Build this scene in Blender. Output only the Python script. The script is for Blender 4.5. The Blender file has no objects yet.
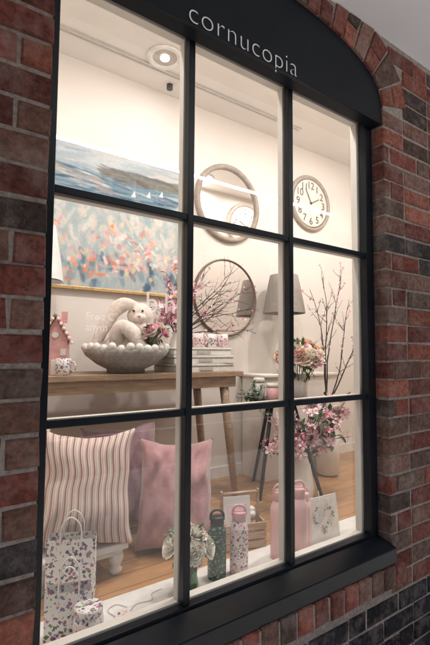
import bpy, bmesh, math, random
import numpy as np
from mathutils import Vector, Matrix, Euler, noise
random.seed(7); rng=np.random.default_rng(3)
R=random.uniform
scn=bpy.context.scene
# ------------------------------------------------------------------ materials
def newmat(name):
    m=bpy.data.materials.new(name); m.use_nodes=True
    nt=m.node_tree; return m,nt,nt.nodes['Principled BSDF']
def N(nt,t,**k):
    n=nt.nodes.new(t)
    for a,b in k.items():
        if a in n.inputs.keys(): n.inputs[a].default_value=b
        else: setattr(n,a,b)
    return n
def M(name,col,rough=.5,var=.12,scale=25,bump=0.,bscale=None,metal=0,stretch=(1,1,1),spec=.5,sheen=0,detail=3.0):
    m,nt,p=newmat(name); L=nt.links.new
    tc=N(nt,'ShaderNodeTexCoord'); mp=N(nt,'ShaderNodeMapping'); mp.inputs['Scale'].default_value=stretch
    L(tc.outputs['Object'],mp.inputs['Vector'])
    no=N(nt,'ShaderNodeTexNoise',Scale=scale,Detail=detail,Roughness=.6); L(mp.outputs[0],no.inputs['Vector'])
    mr=N(nt,'ShaderNodeMapRange'); mr.inputs[1].default_value=.3;mr.inputs[2].default_value=.7;mr.inputs[3].default_value=1-var;mr.inputs[4].default_value=1+var
    L(no.outputs['Fac'],mr.inputs[0])
    hs=N(nt,'ShaderNodeVectorMath',operation='SCALE'); hs.inputs[0].default_value=col[:3]; L(mr.outputs[0],hs.inputs['Scale'])
    L(hs.outputs[0],p.inputs['Base Color'])
    p.inputs['Roughness'].default_value=rough; p.inputs['Metallic'].default_value=metal
    p.inputs['Specular IOR Level'].default_value=spec
    if sheen: p.inputs['Sheen Weight'].default_value=sheen
    if bump:
        n2=N(nt,'ShaderNodeTexNoise',Scale=bscale or scale*3,Detail=2.0); L(mp.outputs[0],n2.inputs['Vector'])
        b=N(nt,'ShaderNodeBump',Strength=bump,Distance=.004); L(n2.outputs['Fac'],b.inputs['Height']); L(b.outputs[0],p.inputs['Normal'])
    return m
def attrmat(name,rough=.8,var=.25,scale=60,bump=.5,spec=.3,bloom=0):
    m=M(name,(1,1,1),rough,var,scale,bump,spec=spec); nt=m.node_tree; p=nt.nodes['Principled BSDF']; L=nt.links.new
    at=N(nt,'ShaderNodeAttribute'); at.attribute_name='Col'
    src=p.inputs['Base Color'].links[0].from_socket
    mu=N(nt,'ShaderNodeVectorMath',operation='MULTIPLY'); L(src,mu.inputs[0]); L(at.outputs['Color'],mu.inputs[1]); L(mu.outputs[0],p.inputs['Base Color'])
    if bloom:   # pale efflorescence and mortar smears on masonry
        tc=N(nt,'ShaderNodeTexCoord'); n3=N(nt,'ShaderNodeTexNoise',Scale=9.0,Detail=8.0,Roughness=.78); L(tc.outputs['Object'],n3.inputs[0])
        r3=N(nt,'ShaderNodeMapRange'); r3.inputs[1].default_value=.48; r3.inputs[2].default_value=.76; r3.inputs[3].default_value=0; r3.inputs[4].default_value=bloom; L(n3.outputs['Fac'],r3.inputs[0])
        mx=N(nt,'ShaderNodeMix',data_type='RGBA'); L(r3.outputs[0],mx.inputs['Factor']); L(mu.outputs[0],mx.inputs[6]); mx.inputs[7].default_value=(.36,.30,.275,1); L(mx.outputs[2],p.inputs['Base Color'])
    return m
def pattern(name,base,cols,scale=60,thr=.35,rough=.4):
    m,nt,p=newmat(name); L=nt.links.new
    tc=N(nt,'ShaderNodeTexCoord')
    no=N(nt,'ShaderNodeTexNoise',Scale=scale*1.5,Detail=2.0); L(tc.outputs['Object'],no.inputs['Vector'])
    mx=N(nt,'ShaderNodeVectorMath',operation='MULTIPLY_ADD'); L(no.outputs['Color'],mx.inputs[0]); mx.inputs[1].default_value=(1.3/scale,)*3; L(tc.outputs['Object'],mx.inputs[2])
    vo=N(nt,'ShaderNodeTexVoronoi',Scale=scale); L(mx.outputs[0],vo.inputs['Vector'])
    sp=N(nt,'ShaderNodeSeparateColor'); L(vo.outputs['Color'],sp.inputs[0])
    cr=N(nt,'ShaderNodeValToRGB'); cr.color_ramp.interpolation='CONSTANT'
    e=cr.color_ramp.elements; e[0].color=(*cols[0],1); e[0].position=0; e[1].position=1/len(cols); e[1].color=(*cols[1%len(cols)],1)
    for i in range(2,len(cols)):
        q=e.new(i/len(cols)); q.color=(*cols[i],1)
    L(sp.outputs[0],cr.inputs[0])
    lt=N(nt,'ShaderNodeMath',operation='LESS_THAN'); L(vo.outputs['Distance'],lt.inputs[0]); lt.inputs[1].default_value=thr
    mi=N(nt,'ShaderNodeMix',data_type='RGBA'); L(lt.outputs[0],mi.inputs['Factor']); mi.inputs[6].default_value=(*base,1); L(cr.outputs[0],mi.inputs[7])
    L(mi.outputs[2],p.inputs['Base Color']); p.inputs['Roughness'].default_value=rough
    return m
def emis(name,col,s):
    m,nt,p=newmat(name); p.inputs['Base Color'].default_value=(*col,1); p.inputs['Emission Color'].default_value=(*col,1); p.inputs['Emission Strength'].default_value=s; return m

m_brick=attrmat('brick_clay',.9,.45,48,1.0,.2,bloom=.55)
m_mortar=M('mortar',(.29,.25,.225),.95,.35,70,.8)
m_frame=M('frame_paint_navy_black',(.007,.011,.016),.36,.3,8,.05,120,spec=.3)
m_fascia=M('fascia_paint',(.005,.008,.012),.5,.25,5,.05,60,spec=.18)
m_cream=M('inner_frame_cream',(.72,.68,.62),.5,.05,6)
m_wall=M('wall_paint_cream',(.77,.72,.67),.85,.04,2,detail=1.0)
m_ceil_in=M('shop_ceiling_paint',(.79,.75,.71),.85,.03,3,detail=1.0)
m_ceil=M('arcade_soffit_paint',(.86,.87,.91),.7,.04,2,detail=1.0)
m_white=M('white_paint',(.80,.78,.75),.45,.05,20,detail=1.0)
m_letter=M('letter_white',(.80,.80,.80),.5,.03,detail=1.0)
m_pave=M('paving_stone',(.42,.40,.38),.85,.25,9,.3)
m_asph=M('asphalt',(.05,.05,.052),.9,.3,30,.5)
m_gold=M('gilt_frame',(.62,.42,.20),.35,.2,40,.2,metal=.6)
m_oak=M('oak_table',(.34,.235,.155),.5,.3,9,.15,stretch=(1,9,9))
m_oakx=M('pale_wood',(.50,.36,.24),.5,.25,14,.15,stretch=(1,8,8))
m_black=M('black_metal',(.015,.015,.017),.4,.2,30)
m_bronze=M('bronze_rim',(.16,.11,.075),.4,.2,30)
m_num=M('numeral_bronze',(.10,.065,.045),.45,.1,30)
m_mirror=M('mirror_silver',(.86,.84,.82),.03,.01,5,metal=1,detail=0.0)
m_twig=M('twig_bark',(.055,.035,.028),.8,.3,80)
m_stem=M('stem_green',(.07,.13,.04),.6,.3,60)
m_leaf=M('leaf_green',(.06,.12,.045),.55,.45,50)
m_leaf2=M('eucalyptus_leaf',(.16,.23,.15),.6,.35,50)
m_pinkpetal=M('petal_pink',(.80,.38,.48),.6,.25,40)
m_palepetal=M('petal_pale_pink',(.86,.64,.66),.6,.15,40)
m_peach=M('petal_peach',(.87,.56,.42),.6,.2,50)
m_creampetal=M('petal_cream',(.85,.80,.69),.6,.1,50)
m_plush=M('plush_blush',(.80,.70,.63),.95,.14,45,1.0,130,sheen=.5)
m_bowl=M('grey_wash_bowl',(.36,.34,.31),.7,.25,40,.3)
m_ceramic=M('white_ceramic',(.78,.75,.71),.22,.03,10,detail=1.0)
m_shade=M('taupe_lampshade',(.30,.27,.245),.9,.12,60,.4)
m_pinkbottle=M('pink_bottle',(.78,.50,.48),.35,.05,10,detail=1.0)
m_pinklid=M('pink_lid',(.64,.36,.36),.4,.05,10,detail=1.0)
m_pinklinen=M('rose_velvet',(.48,.26,.27),.9,.3,9,.6,240,sheen=.6)
m_mauve=M('mauve_velvet',(.30,.18,.20),.9,.25,9,.6,240,sheen=.6)
m_candle=M('candle_pink',(.80,.45,.45),.3,.05)
m_box=M('box_white',(.76,.73,.69),.6,.08,30)
m_box2=M('box_grey',(.50,.47,.43),.6,.08,30)
m_gap=M('box_shadow_gap',(.25,.22,.2),.8,.1)
m_floral=pattern('floral_print',(.80,.76,.72),[(.35,.09,.16),(.07,.11,.20),(.10,.18,.10),(.62,.25,.34),(.16,.09,.22)],75,.42)
m_bagprint=pattern('bag_print',(.82,.80,.76),[(.25,.05,.16),(.10,.16,.06),(.20,.12,.30),(.45,.12,.25),(.05,.07,.12)],62,.42,.5)
m_pinkfloral=pattern('pink_floral_print',(.80,.70,.68),[(.70,.22,.30),(.15,.20,.12),(.80,.45,.40),(.25,.10,.20)],75,.42)
m_greenspeck=pattern('green_speckle',(.035,.075,.055),[(.20,.32,.24),(.02,.05,.04),(.33,.42,.30),(.05,.10,.07)],110,.45,.35)
m_pinkroof=pattern('pink_candy',(.62,.22,.22),[(.80,.55,.52),(.75,.35,.34),(.80,.70,.66)],70,.45,.6)
m_pinkhouse=M('pink_house',(.70,.38,.36),.7,.12,40,.2)
m_refl=M('lamp_reflector',(.40,.37,.34),.3,metal=.8)
def floor_mat():
    m,nt,p=newmat('oak_floorboards'); L=nt.links.new
    tc=N(nt,'ShaderNodeTexCoord'); br=N(nt,'ShaderNodeTexBrick'); L(tc.outputs['Object'],br.inputs['Vector'])
    br.inputs['Scale'].default_value=1; br.inputs['Brick Width'].default_value=1.1; br.inputs['Row Height'].default_value=.11; br.inputs['Mortar Size'].default_value=.0018
    br.inputs['Color1'].default_value=(.50,.27,.12,1);br.inputs['Color2'].default_value=(.38,.21,.10,1);br.inputs['Mortar'].default_value=(.08,.04,.02,1)
    mp=N(nt,'ShaderNodeMapping'); mp.inputs['Scale'].default_value=(2,26,1); L(tc.outputs['Object'],mp.inputs[0])
    no=N(nt,'ShaderNodeTexNoise',Scale=3.0,Detail=5.0,Distortion=.6); L(mp.outputs[0],no.inputs[0])
    mr=N(nt,'ShaderNodeMapRange'); mr.inputs[3].default_value=.6;mr.inputs[4].default_value=1.35; L(no.outputs[0],mr.inputs[0])
    s=N(nt,'ShaderNodeVectorMath',operation='SCALE'); L(br.outputs[0],s.inputs[0]); L(mr.outputs[0],s.inputs['Scale']); L(s.outputs[0],p.inputs['Base Color'])
    p.inputs['Roughness'].default_value=.35; return m
m_floor=floor_mat()
def stripe_mat():
    m,nt,p=newmat('ticking_stripe'); L=nt.links.new
    uv=N(nt,'ShaderNodeUVMap'); sx=N(nt,'ShaderNodeSeparateXYZ'); L(uv.outputs[0],sx.inputs[0])
    a=N(nt,'ShaderNodeMath',operation='MULTIPLY'); L(sx.outputs[0],a.inputs[0]); a.inputs[1].default_value=14
    f=N(nt,'ShaderNodeMath',operation='FRACT'); L(a.outputs[0],f.inputs[0])
    cr=N(nt,'ShaderNodeValToRGB'); cr.color_ramp.interpolation='CONSTANT'; e=cr.color_ramp.elements
    C=(.70,.62,.55,1); Rr=(.36,.16,.16,1)
    e[0].position=0; e[0].color=Rr; e[1].position=.24; e[1].color=C
    for q,c in [(.42,Rr),(.48,C),(.84,Rr),(.90,C)]:
        k=e.new(q); k.color=c
    L(f.outputs[0],cr.inputs[0]); L(cr.outputs[0],p.inputs['Base Color']); p.inputs['Roughness'].default_value=.95
    tc=N(nt,'ShaderNodeTexCoord'); n2=N(nt,'ShaderNodeTexNoise',Scale=350.0); L(tc.outputs['Object'],n2.inputs[0]); b=N(nt,'ShaderNodeBump',Strength=.4,Distance=.002); L(n2.outputs[0],b.inputs['Height']); L(b.outputs[0],p.inputs['Normal'])
    return m
m_stripe=stripe_mat()
def glass_mat(name,tint=(1,1,1),f0=.045):
    # thin architectural glass: Schlick reflectance, same from both sides
    m=bpy.data.materials.new(name); m.use_nodes=True; nt=m.node_tree; nt.nodes.clear(); L=nt.links.new
    o=N(nt,'ShaderNodeOutputMaterial'); t=N(nt,'ShaderNodeBsdfTransparent'); t.inputs[0].default_value=(*tint,1)
    g=N(nt,'ShaderNodeBsdfGlossy'); g.inputs['Roughness'].default_value=.004
    ge=N(nt,'ShaderNodeNewGeometry'); d=N(nt,'ShaderNodeVectorMath',operation='DOT_PRODUCT'); L(ge.outputs['Incoming'],d.inputs[0]); L(ge.outputs['Normal'],d.inputs[1])
    ab=N(nt,'ShaderNodeMath',operation='ABSOLUTE'); L(d.outputs['Value'],ab.inputs[0])
    s=N(nt,'ShaderNodeMath',operation='SUBTRACT'); s.inputs[0].default_value=1; L(ab.outputs[0],s.inputs[1])
    pw=N(nt,'ShaderNodeMath',operation='POWER'); L(s.outputs[0],pw.inputs[0]); pw.inputs[1].default_value=5
    ma=N(nt,'ShaderNodeMath',operation='MULTIPLY_ADD'); L(pw.outputs[0],ma.inputs[0]); ma.inputs[1].default_value=1-f0; ma.inputs[2].default_value=f0
    x=N(nt,'ShaderNodeMixShader'); L(ma.outputs[0],x.inputs[0]); L(t.outputs[0],x.inputs[1]); L(g.outputs[0],x.inputs[2]); L(x.outputs[0],o.inputs[0]); return m
m_glass=glass_mat('window_glass',(.97,.98,.97),.085)
m_greenglass=glass_mat('green_glass',(.45,.62,.48))
def decal_mat():
    m=bpy.data.materials.new('vinyl_frosted'); m.use_nodes=True; nt=m.node_tree; nt.nodes.clear(); L=nt.links.new
    o=N(nt,'ShaderNodeOutputMaterial'); t=N(nt,'ShaderNodeBsdfTransparent'); g=N(nt,'ShaderNodeBsdfDiffuse'); g.inputs[0].default_value=(.8,.8,.8,1)
    tr=N(nt,'ShaderNodeBsdfTranslucent'); tr.inputs[0].default_value=(.9,.9,.9,1); a=N(nt,'ShaderNodeAddShader'); L(g.outputs[0],a.inputs[0]);L(tr.outputs[0],a.inputs[1])
    x=N(nt,'ShaderNodeMixShader'); x.inputs[0].default_value=.65; L(t.outputs[0],x.inputs[1]); L(a.outputs[0],x.inputs[2]); L(x.outputs[0],o.inputs[0]); return m
m_decal=decal_mat()
# ------------------------------------------------------------------ builder
def put(o,parent=None):
    scn.collection.objects.link(o)
    if parent: o.parent=parent
    return o
def empty(name,loc=(0,0,0),rz=0):
    e=bpy.data.objects.new(name,None); e.location=loc; e.rotation_euler=(0,0,rz); e.empty_display_size=.1; return put(e)
class B:
    def __init__(s,name,loc=(0,0,0),rz=0,parent=None,rot=None):
        s.name=name; s.loc=loc; s.rot=rot or (0,0,rz); s.parent=parent; s.bm=bmesh.new(); s.mats=[]; s.col=s.bm.loops.layers.float_color.new('Col'); s.uv=s.bm.loops.layers.uv.new('UVMap')
    def mi(s,m):
        if m not in s.mats: s.mats.append(m)
        return s.mats.index(m)
    def f(s,vs,m,smooth=False,col=None):
        try: fc=s.bm.faces.new(vs)
        except ValueError: return None
        fc.material_index=s.mi(m); fc.smooth=smooth
        if col:
            for l in fc.loops: l[s.col]=(*col,1)
        return fc
    def v(s,p): return s.bm.verts.new(p)
    def box(s,c,d,m,rot=(0,0,0),bev=0,col=None):
        # built in a scratch bmesh so that earlier faces keep their own materials
        R3=Euler(rot).to_matrix(); c=Vector(c)
        t=bmesh.new(); bmesh.ops.create_cube(t,size=1,matrix=Matrix.Diagonal((d[0],d[1],d[2],1)))
        if bev: bmesh.ops.bevel(t,geom=list(t.edges),offset=min(bev,min(d)*.45),segments=2,affect='EDGES',profile=.6)
        mp={v:s.v(c+R3@v.co) for v in t.verts}
        for f in t.faces: s.f([mp[v] for v in f.verts],m,False,col)
        t.free(); return s
    def rings(s,rings,m,cap=True,smooth=True,closed=False):
        n=len(rings[0]); V=[[s.v(p) for p in r] for r in rings]
        k=len(V)
        for i in range(k if closed else k-1):
            a=V[i];b=V[(i+1)%k]
            for j in range(n): s.f((a[j],a[(j+1)%n],b[(j+1)%n],b[j]),m,smooth)
        if cap and not closed:
            s.f(V[0][::-1],m); s.f(V[-1],m)
    def lathe(s,prof,m,c=(0,0,0),seg=28,T=None,cap=True,sy=1,wob=0):
        c=Vector(c); T=T or Matrix.Identity(3)
        s.rings([[c+T@Vector((max(r,.0004)*(1+wob*math.cos(seg/2*2*math.pi*j/seg))*math.cos(2*math.pi*j/seg),sy*max(r,.0004)*(1+wob*math.cos(seg/2*2*math.pi*j/seg))*math.sin(2*math.pi*j/seg),z)) for j in range(seg)] for r,z in prof],m,cap)
    def tube(s,pts,rad,m,seg=8,closed=False,flat=1):
        pts=[Vector(p) for p in pts]; n=len(pts)
        if not hasattr(rad,'__len__'): rad=[rad]*n
        up=None; rs=[]
        for i in range(n):
            if closed: t=pts[(i+1)%n]-pts[i-1]
            else: t=pts[min(i+1,n-1)]-pts[max(i-1,0)]
            t.normalize()
            if up is None: up=Vector((0,0,1)) if abs(t.z)<.9 else Vector((1,0,0))
            a=up-t*up.dot(t)
            if a.length<1e-5: a=Vector((1,0,0))-t*t.x
            a.normalize(); up=a; b=t.cross(a)
            rs.append([pts[i]+rad[i]*(a*math.cos(2*math.pi*j/seg)+b*flat*math.sin(2*math.pi*j/seg)) for j in range(seg)])
        s.rings(rs,m,True,True,closed)
    def ball(s,c,r,m,sc=(1,1,1),seg=12,nz=0,nf=5):
        rs=[]; c=Vector(c)
        for i in range(seg//2+1):
            th=math.pi*(i)/(seg//2); th=min(max(th,.02),math.pi-.02)
            rg=[]
            for j in range(seg):
                d=Vector((math.sin(th)*math.cos(2*math.pi*j/seg),math.sin(th)*math.sin(2*math.pi*j/seg),-math.cos(th)))
                k=r*(1+nz*noise.noise(d*nf+c*7)); rg.append(c+Vector((d.x*k*sc[0],d.y*k*sc[1],d.z*k*sc[2])))
            rs.append(rg)
        s.rings(rs,m)
    def grid(s,fn,nu,nv,m,smooth=True,uv=None):
        V=[[s.v(fn(i/nu,j/nv)) for j in range(nv+1)] for i in range(nu+1)]
        for i in range(nu):
            for j in range(nv):
                fc=s.f((V[i][j],V[i+1][j],V[i+1][j+1],V[i][j+1]),m,smooth)
                if fc and uv is not None:
                    for l,(a,b) in zip(fc.loops,((i,j),(i+1,j),(i+1,j+1),(i,j+1))): l[s.uv].uv=(a/nu,b/nv)
    def done(s,recalc=True):
        if recalc: bmesh.ops.recalc_face_normals(s.bm,faces=s.bm.faces)
        me=bpy.data.meshes.new(s.name); s.bm.to_mesh(me); s.bm.free()
        for m in s.mats: me.materials.append(m)
        o=bpy.data.objects.new(s.name,me); o.location=s.loc; o.rotation_euler=s.rot
        return put(o,s.parent)
def spline(P,n=8):
    P=[Vector(p) for p in P]; out=[]
    for i in range(len(P)-1):
        a=P[max(i-1,0)];b=P[i];c=P[i+1];d=P[min(i+2,len(P)-1)]
        for k in range(n):
            t=k/n; out.append(.5*((2*b)+(c-a)*t+(2*a-5*b+4*c-d)*t*t+(3*b-3*c+d-a)*t**3))
    out.append(P[-1]); return out
# ------------------------------------------------------------------ flowers
def frame(n):
    n=Vector(n).normalized(); a=n.orthogonal().normalized(); return a,n.cross(a),n
def blossom(b,c,n,r,m):
    a,bb,n=frame(n); c=Vector(c); ph=R(0,6.28)
    for k in range(5):
        t=ph+k*2*math.pi/5; d=a*math.cos(t)+bb*math.sin(t); e=-a*math.sin(t)+bb*math.cos(t)
        q=R(.85,1.1)
        p0=b.v(c); p1=b.v(c+r*q*(.6*d+.38*e+.2*n)); p2=b.v(c+r*q*(1.0*d+.16*e+.30*n)); p3=b.v(c+r*q*(1.0*d-.16*e+.30*n)); p4=b.v(c+r*q*(.6*d-.38*e+.2*n))
        b.f((p0,p1,p2,p3,p4),m,False)
def bigblossom(b,c,n,r,m):
    a,bb,n=frame(n); c=Vector(c)
    for L,np_,op in ((0,4,.45),(1,5,1.0)):
        ph=R(0,6.28)
        for k in range(np_):
            t0=ph+k*2*math.pi/np_+R(-.1,.1); q=r*(.75 if L==0 else R(.9,1.12))
            def fn(u,v):
                wd=math.sin(math.pi*min(v*.82+.12,1))**.8*.62
                t=t0+(u-.5)*wd*1.7
                rad=q*(v*(.55+.45*op)); z=q*((1-op)*v*.9+.28*math.sin(v*2.2)-.22*op*max(0,v-.6)+.10*(abs(u-.5)*2)**2*v)
                return c+(a*math.cos(t)+bb*math.sin(t))*rad+n*z
            b.grid(fn,3,4,m)
    for k in range(6):
        d=(n+rv()*.4).normalized(); b.tube([c,c+d*r*.4],[r*.02,r*.03],m_peach,3)
def rose(b,c,n,r,m):
    a,bb,n=frame(n); c=Vector(c)
    for L,(rk,hh,fl,np_) in enumerate([(.28,.75,-.1,3),(.5,.72,.0,4),(.75,.6,.15,5),(1.0,.42,.35,6)]):
        ph=R(0,6.28)
        for k in range(np_):
            t0=ph+k*2*math.pi/np_; sp=2*math.pi/np_*.75
            def fn(u,v):
                t=t0+(u-.5)*2*sp*(.5+.5*v if v<.6 else .8-.6*(v-.6))
                rad=r*rk*(math.sin(min(v,1)*math.pi/2)*.85+.15)+r*fl*v**3
                z=r*hh*(v**1.3)*1.2-r*.25*rk - r*.25*fl*max(0,v-.7)*3
                return c+(a*math.cos(t)+bb*math.sin(t))*rad+n*z
            b.grid(fn,4,4,m)
def leaf(b,c,d,L,w,m):
    c=Vector(c); d=Vector(d).normalized(); s=d.cross(Vector((R(-.4,.4),R(-.4,.4),1))).normalized(); u=s.cross(d)
    p=[c,c+d*L*.3+s*w*.45+u*w*.15,c+d*L*.65+s*w*.4+u*w*.1,c+d*L-u*w*.3,c+d*L*.65-s*w*.4+u*w*.1,c+d*L*.3-s*w*.45+u*w*.15,c+d*L*.5]
    v=[b.v(x) for x in p]
    for i in range(6): b.f((v[i],v[(i+1)%6],v[6]),m)
def rv():
    v=Vector((random.gauss(0,1),random.gauss(0,1),random.gauss(0,1))); return v.normalized()
def branch(b,p,end,r0,flowers,fr,twm,side=5,wob=.05,leafp=0,sidelen=.14,dens=(.75,.6),big=False):
    p=Vector(p); e=Vector(end); L=(e-p).length; n=10; pts=[]
    o1=rv()*wob;o2=rv()*wob
    for i in range(n+1):
        t=i/n; pts.append(p.lerp(e,t)+o1*math.sin(t*3.1)*L+o2*math.sin(t*6.3)*L*.5+rv()*.004)
    b.tube(pts,[r0*(1-.75*i/n) for i in range(n+1)],twm,5)
    def deco(q,dn):
        if random.random()<dn and flowers:
            for _ in range(random.randint(1,3) if not big else 1):
                (bigblossom if big else blossom)(b,q+rv()*fr*.8,rv()+Vector((-.2,-.6,.3)),fr*R(.7,1.1),random.choice(flowers))
        if random.random()<leafp: leaf(b,q,rv(),fr*2.2 if not big else fr*1.7,fr*.9,m_leaf)
    for k in range(side):
        i=random.randint(3,n-1); q=pts[i]; d=((pts[i]-pts[i-1]).normalized()+rv()*.75).normalized(); sl=sidelen*R(.5,1.2)
        tp=[q+d*sl*t/4+rv()*.005 for t in range(5)]; b.tube(tp,[r0*.4*(1-.15*t) for t in range(5)],twm,4)
        for x in tp[1:]: deco(x,dens[0])
    for q in pts[4:]: deco(q,dens[1])
# ------------------------------------------------------------------ world, sun, camera
w=bpy.data.worlds.new('World'); scn.world=w; w.use_nodes=True; nt=w.node_tree
sky=nt.nodes.new('ShaderNodeTexSky'); sky.sky_type='NISHITA'; sky.sun_disc=False
EL=math.radians(60); AZ=math.radians(200)
sky.sun_elevation=EL; sky.sun_rotation=AZ; sky.air_density=1.2; sky.dust_density=2
nt.links.new(sky.outputs[0],nt.nodes['Background'].inputs[0]); nt.nodes['Background'].inputs[1].default_value=.15
sl=bpy.data.lights.new('sun','SUN'); sl.energy=5.0; sl.angle=math.radians(.5); sl.color=(1,.96,.91)
so=put(bpy.data.objects.new('sun',sl)); sd=Vector((math.sin(AZ)*math.cos(EL),math.cos(AZ)*math.cos(EL),math.sin(EL))); so.rotation_euler=(-sd).to_track_quat('-Z','Y').to_euler()
so.location=(0,-6,12)
cam=bpy.data.cameras.new('camera'); cam.lens=24.0; cam.sensor_width=36; cam.clip_end=500; cam.clip_start=.02
co=put(bpy.data.objects.new('camera',cam)); scn.camera=co
yaw,pit,rol=map(math.radians,(54.932,3.836,.41))
fw=Vector((math.cos(yaw)*math.cos(pit),math.sin(yaw)*math.cos(pit),math.sin(pit))); rt=Vector((math.sin(yaw),-math.cos(yaw),0)); up=rt.cross(fw)
r2=rt*math.cos(rol)+up*math.sin(rol); u2=-rt*math.sin(rol)+up*math.cos(rol)
co.matrix_world=Matrix(((r2.x,u2.x,-fw.x,0),(r2.y,u2.y,-fw.y,-1.3),(r2.z,u2.z,-fw.z,1.55),(0,0,0,1)))
scn.view_settings.view_transform='Standard'; scn.view_settings.look='None'; scn.view_settings.exposure=0
# ------------------------------------------------------------------ building shell
shop=empty('brick_shop')
XL,XR=.285,1.848; ZS=2.765; RISE=.265; XC=(XL+XR)/2; HW=(XR-XL)/2; NE=2.3
YF=-.10; YB=.02; ZC=3.13; SB=.50
def archz(x):
    t=min(abs((x-XC)/HW),1); return ZS+RISE*(1-t**NE)**(1/NE)
def brickcol(dark=False):
    if dark: k=R(.6,1.4); return (.016*k,.017*k,.021*k)
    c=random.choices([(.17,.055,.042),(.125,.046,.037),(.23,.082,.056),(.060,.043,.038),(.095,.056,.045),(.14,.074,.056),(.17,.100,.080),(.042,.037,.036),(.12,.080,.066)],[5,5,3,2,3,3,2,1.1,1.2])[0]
    k=R(.8,1.35); return tuple(x*k for x in c)
def brick(b,x0,x1,z0,z1,y0,y1,col,j=.0032):
    ch=.0048
    q=lambda: R(-j,j)
    O=[Vector((x,y1,z)) for x,z in ((x0,z0),(x1,z0),(x1,z1),(x0,z1))]
    Fm=[Vector((x+q(),y0+ch,z+q())) for x,z in ((x0,z0),(x1,z0),(x1,z1),(x0,z1))]
    yy=y0+R(-.003,.003)
    I=[Vector((p.x+sx*ch,yy+q()*.5,p.z+sz*ch)) for p,(sx,sz) in zip(Fm,((1,1),(-1,1),(-1,-1),(1,-1)))]
    o=[b.v(p) for p in O];f=[b.v(p) for p in Fm];i=[b.v(p) for p in I]
    b.f(i,m_brick,False,col)
    for k in range(4):
        l=(k+1)%4
        b.f((f[k],f[l],i[l],i[k]),m_brick,False,col); b.f((o[k],o[l],f[l],f[k]),m_brick,False,col)
PITCH=.0888; BL=.232; JT=.011
b=B('brick_wall',parent=shop)
RING=.205
def inring(x,z):
    if z<ZS-.01: return False
    if abs(x-XC)<HW and z<archz(x): return True
    d=min(math.hypot(x-(XC+HW*math.sin(a)**(2/NE)*s),z-(ZS+RISE*math.cos(a)**(2/NE))) for a in np.linspace(0,math.pi/2,24) for s in (-1,1))
    return d<RING-.02
nrow=int(ZC/PITCH)+1
for r in range(nrow):
    z0=r*PITCH+.004; z1=z0+PITCH-JT
    z1=min(z1,ZC-.003)
    if z1-z0<.02: continue
    off=(r%2)*(BL+JT)/2
    x=-3.2+off; seq=0
    while x<8.5:
        wd=BL if (seq+r)%3 or r%2 else (BL-JT)/2
        seq+=1
        a0,a1=x,x+wd; x+=wd+JT
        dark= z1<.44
        segs=[(a0,a1)]
        if z1>SB and z0<ZS:
            segs=[]
            if a0<XL: segs.append((a0,min(a1,XL)))
            if a1>XR: segs.append((max(a0,XR),a1))
        zz1=z1; zz0=z0
        for s0,s1 in segs:
            if s1-s0<.02: continue
            if inring((s0+s1)/2,(z0+z1)/2): continue
            if z0<SB<z1 and s0>XL-.05 and s1<XR+.05: zz1=SB-.004
            if zz1-zz0<.015: continue
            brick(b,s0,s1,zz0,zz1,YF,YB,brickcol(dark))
MY=YF+.006
def mq(x0,x1,z0,z1):
    b.f([b.v((x0,MY,z0)),b.v((x1,MY,z0)),b.v((x1,MY,z1)),b.v((x0,MY,z1))],m_mortar)
mq(-3.2,XL-.003,0,ZC); mq(XR+.003,8.5,0,ZC); mq(XL-.003,XR+.003,0,SB)
b.f([b.v((XL-.004,MY,SB)),b.v((XL-.004,YB,SB)),b.v((XL-.004,YB,ZS)),b.v((XL-.004,MY,ZS))],m_mortar)
b.f([b.v((XR+.004,MY,SB)),b.v((XR+.004,YB,SB)),b.v((XR+.004,YB,ZS)),b.v((XR+.004,MY,ZS))],m_mortar)
ns=60
for i in range(ns):
    xa=XL-.003+(XR-XL+.006)*i/ns; xb=XL-.003+(XR-XL+.006)*(i+1)/ns
    za,zb=archz(xa)+.004,archz(xb)+.004
    b.f([b.v((xa,MY,za)),b.v((xb,MY,zb)),b.v((xb,MY,ZC)),b.v((xa,MY,ZC))],m_mortar)
    b.f([b.v((xa,MY,za)),b.v((xb,MY,zb)),b.v((xb,YB,zb)),b.v((xa,YB,za))],m_mortar)
b.done()
b=B('brick_arch',parent=shop)
pts=[(XC+s*HW*max(math.sin(a),0)**(2/NE),ZS+RISE*max(math.cos(a),0)**(2/NE)) for s in (-1,1) for a in (np.linspace(math.pi/2,0,200) if s<0 else np.linspace(0,math.pi/2,200)[1:])]
cum=[0]
for p,q in zip(pts,pts[1:]): cum.append(cum[-1]+math.hypot(q[0]-p[0],q[1]-p[1]))
def at(sv):
    sv=min(max(sv,0),cum[-1]); i=min(max(np.searchsorted(cum,sv)-1,0),len(pts)-2); t=(sv-cum[i])/max(cum[i+1]-cum[i],1e-9)
    return Vector((pts[i][0]*(1-t)+pts[i+1][0]*t,pts[i][1]*(1-t)+pts[i+1][1]*t))
def nrm(sv):
    d=at(sv+.07)-at(sv-.07); d.normalize(); return Vector((-d.y,d.x))
nv=int(cum[-1]/.080); st=cum[-1]/nv
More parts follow.
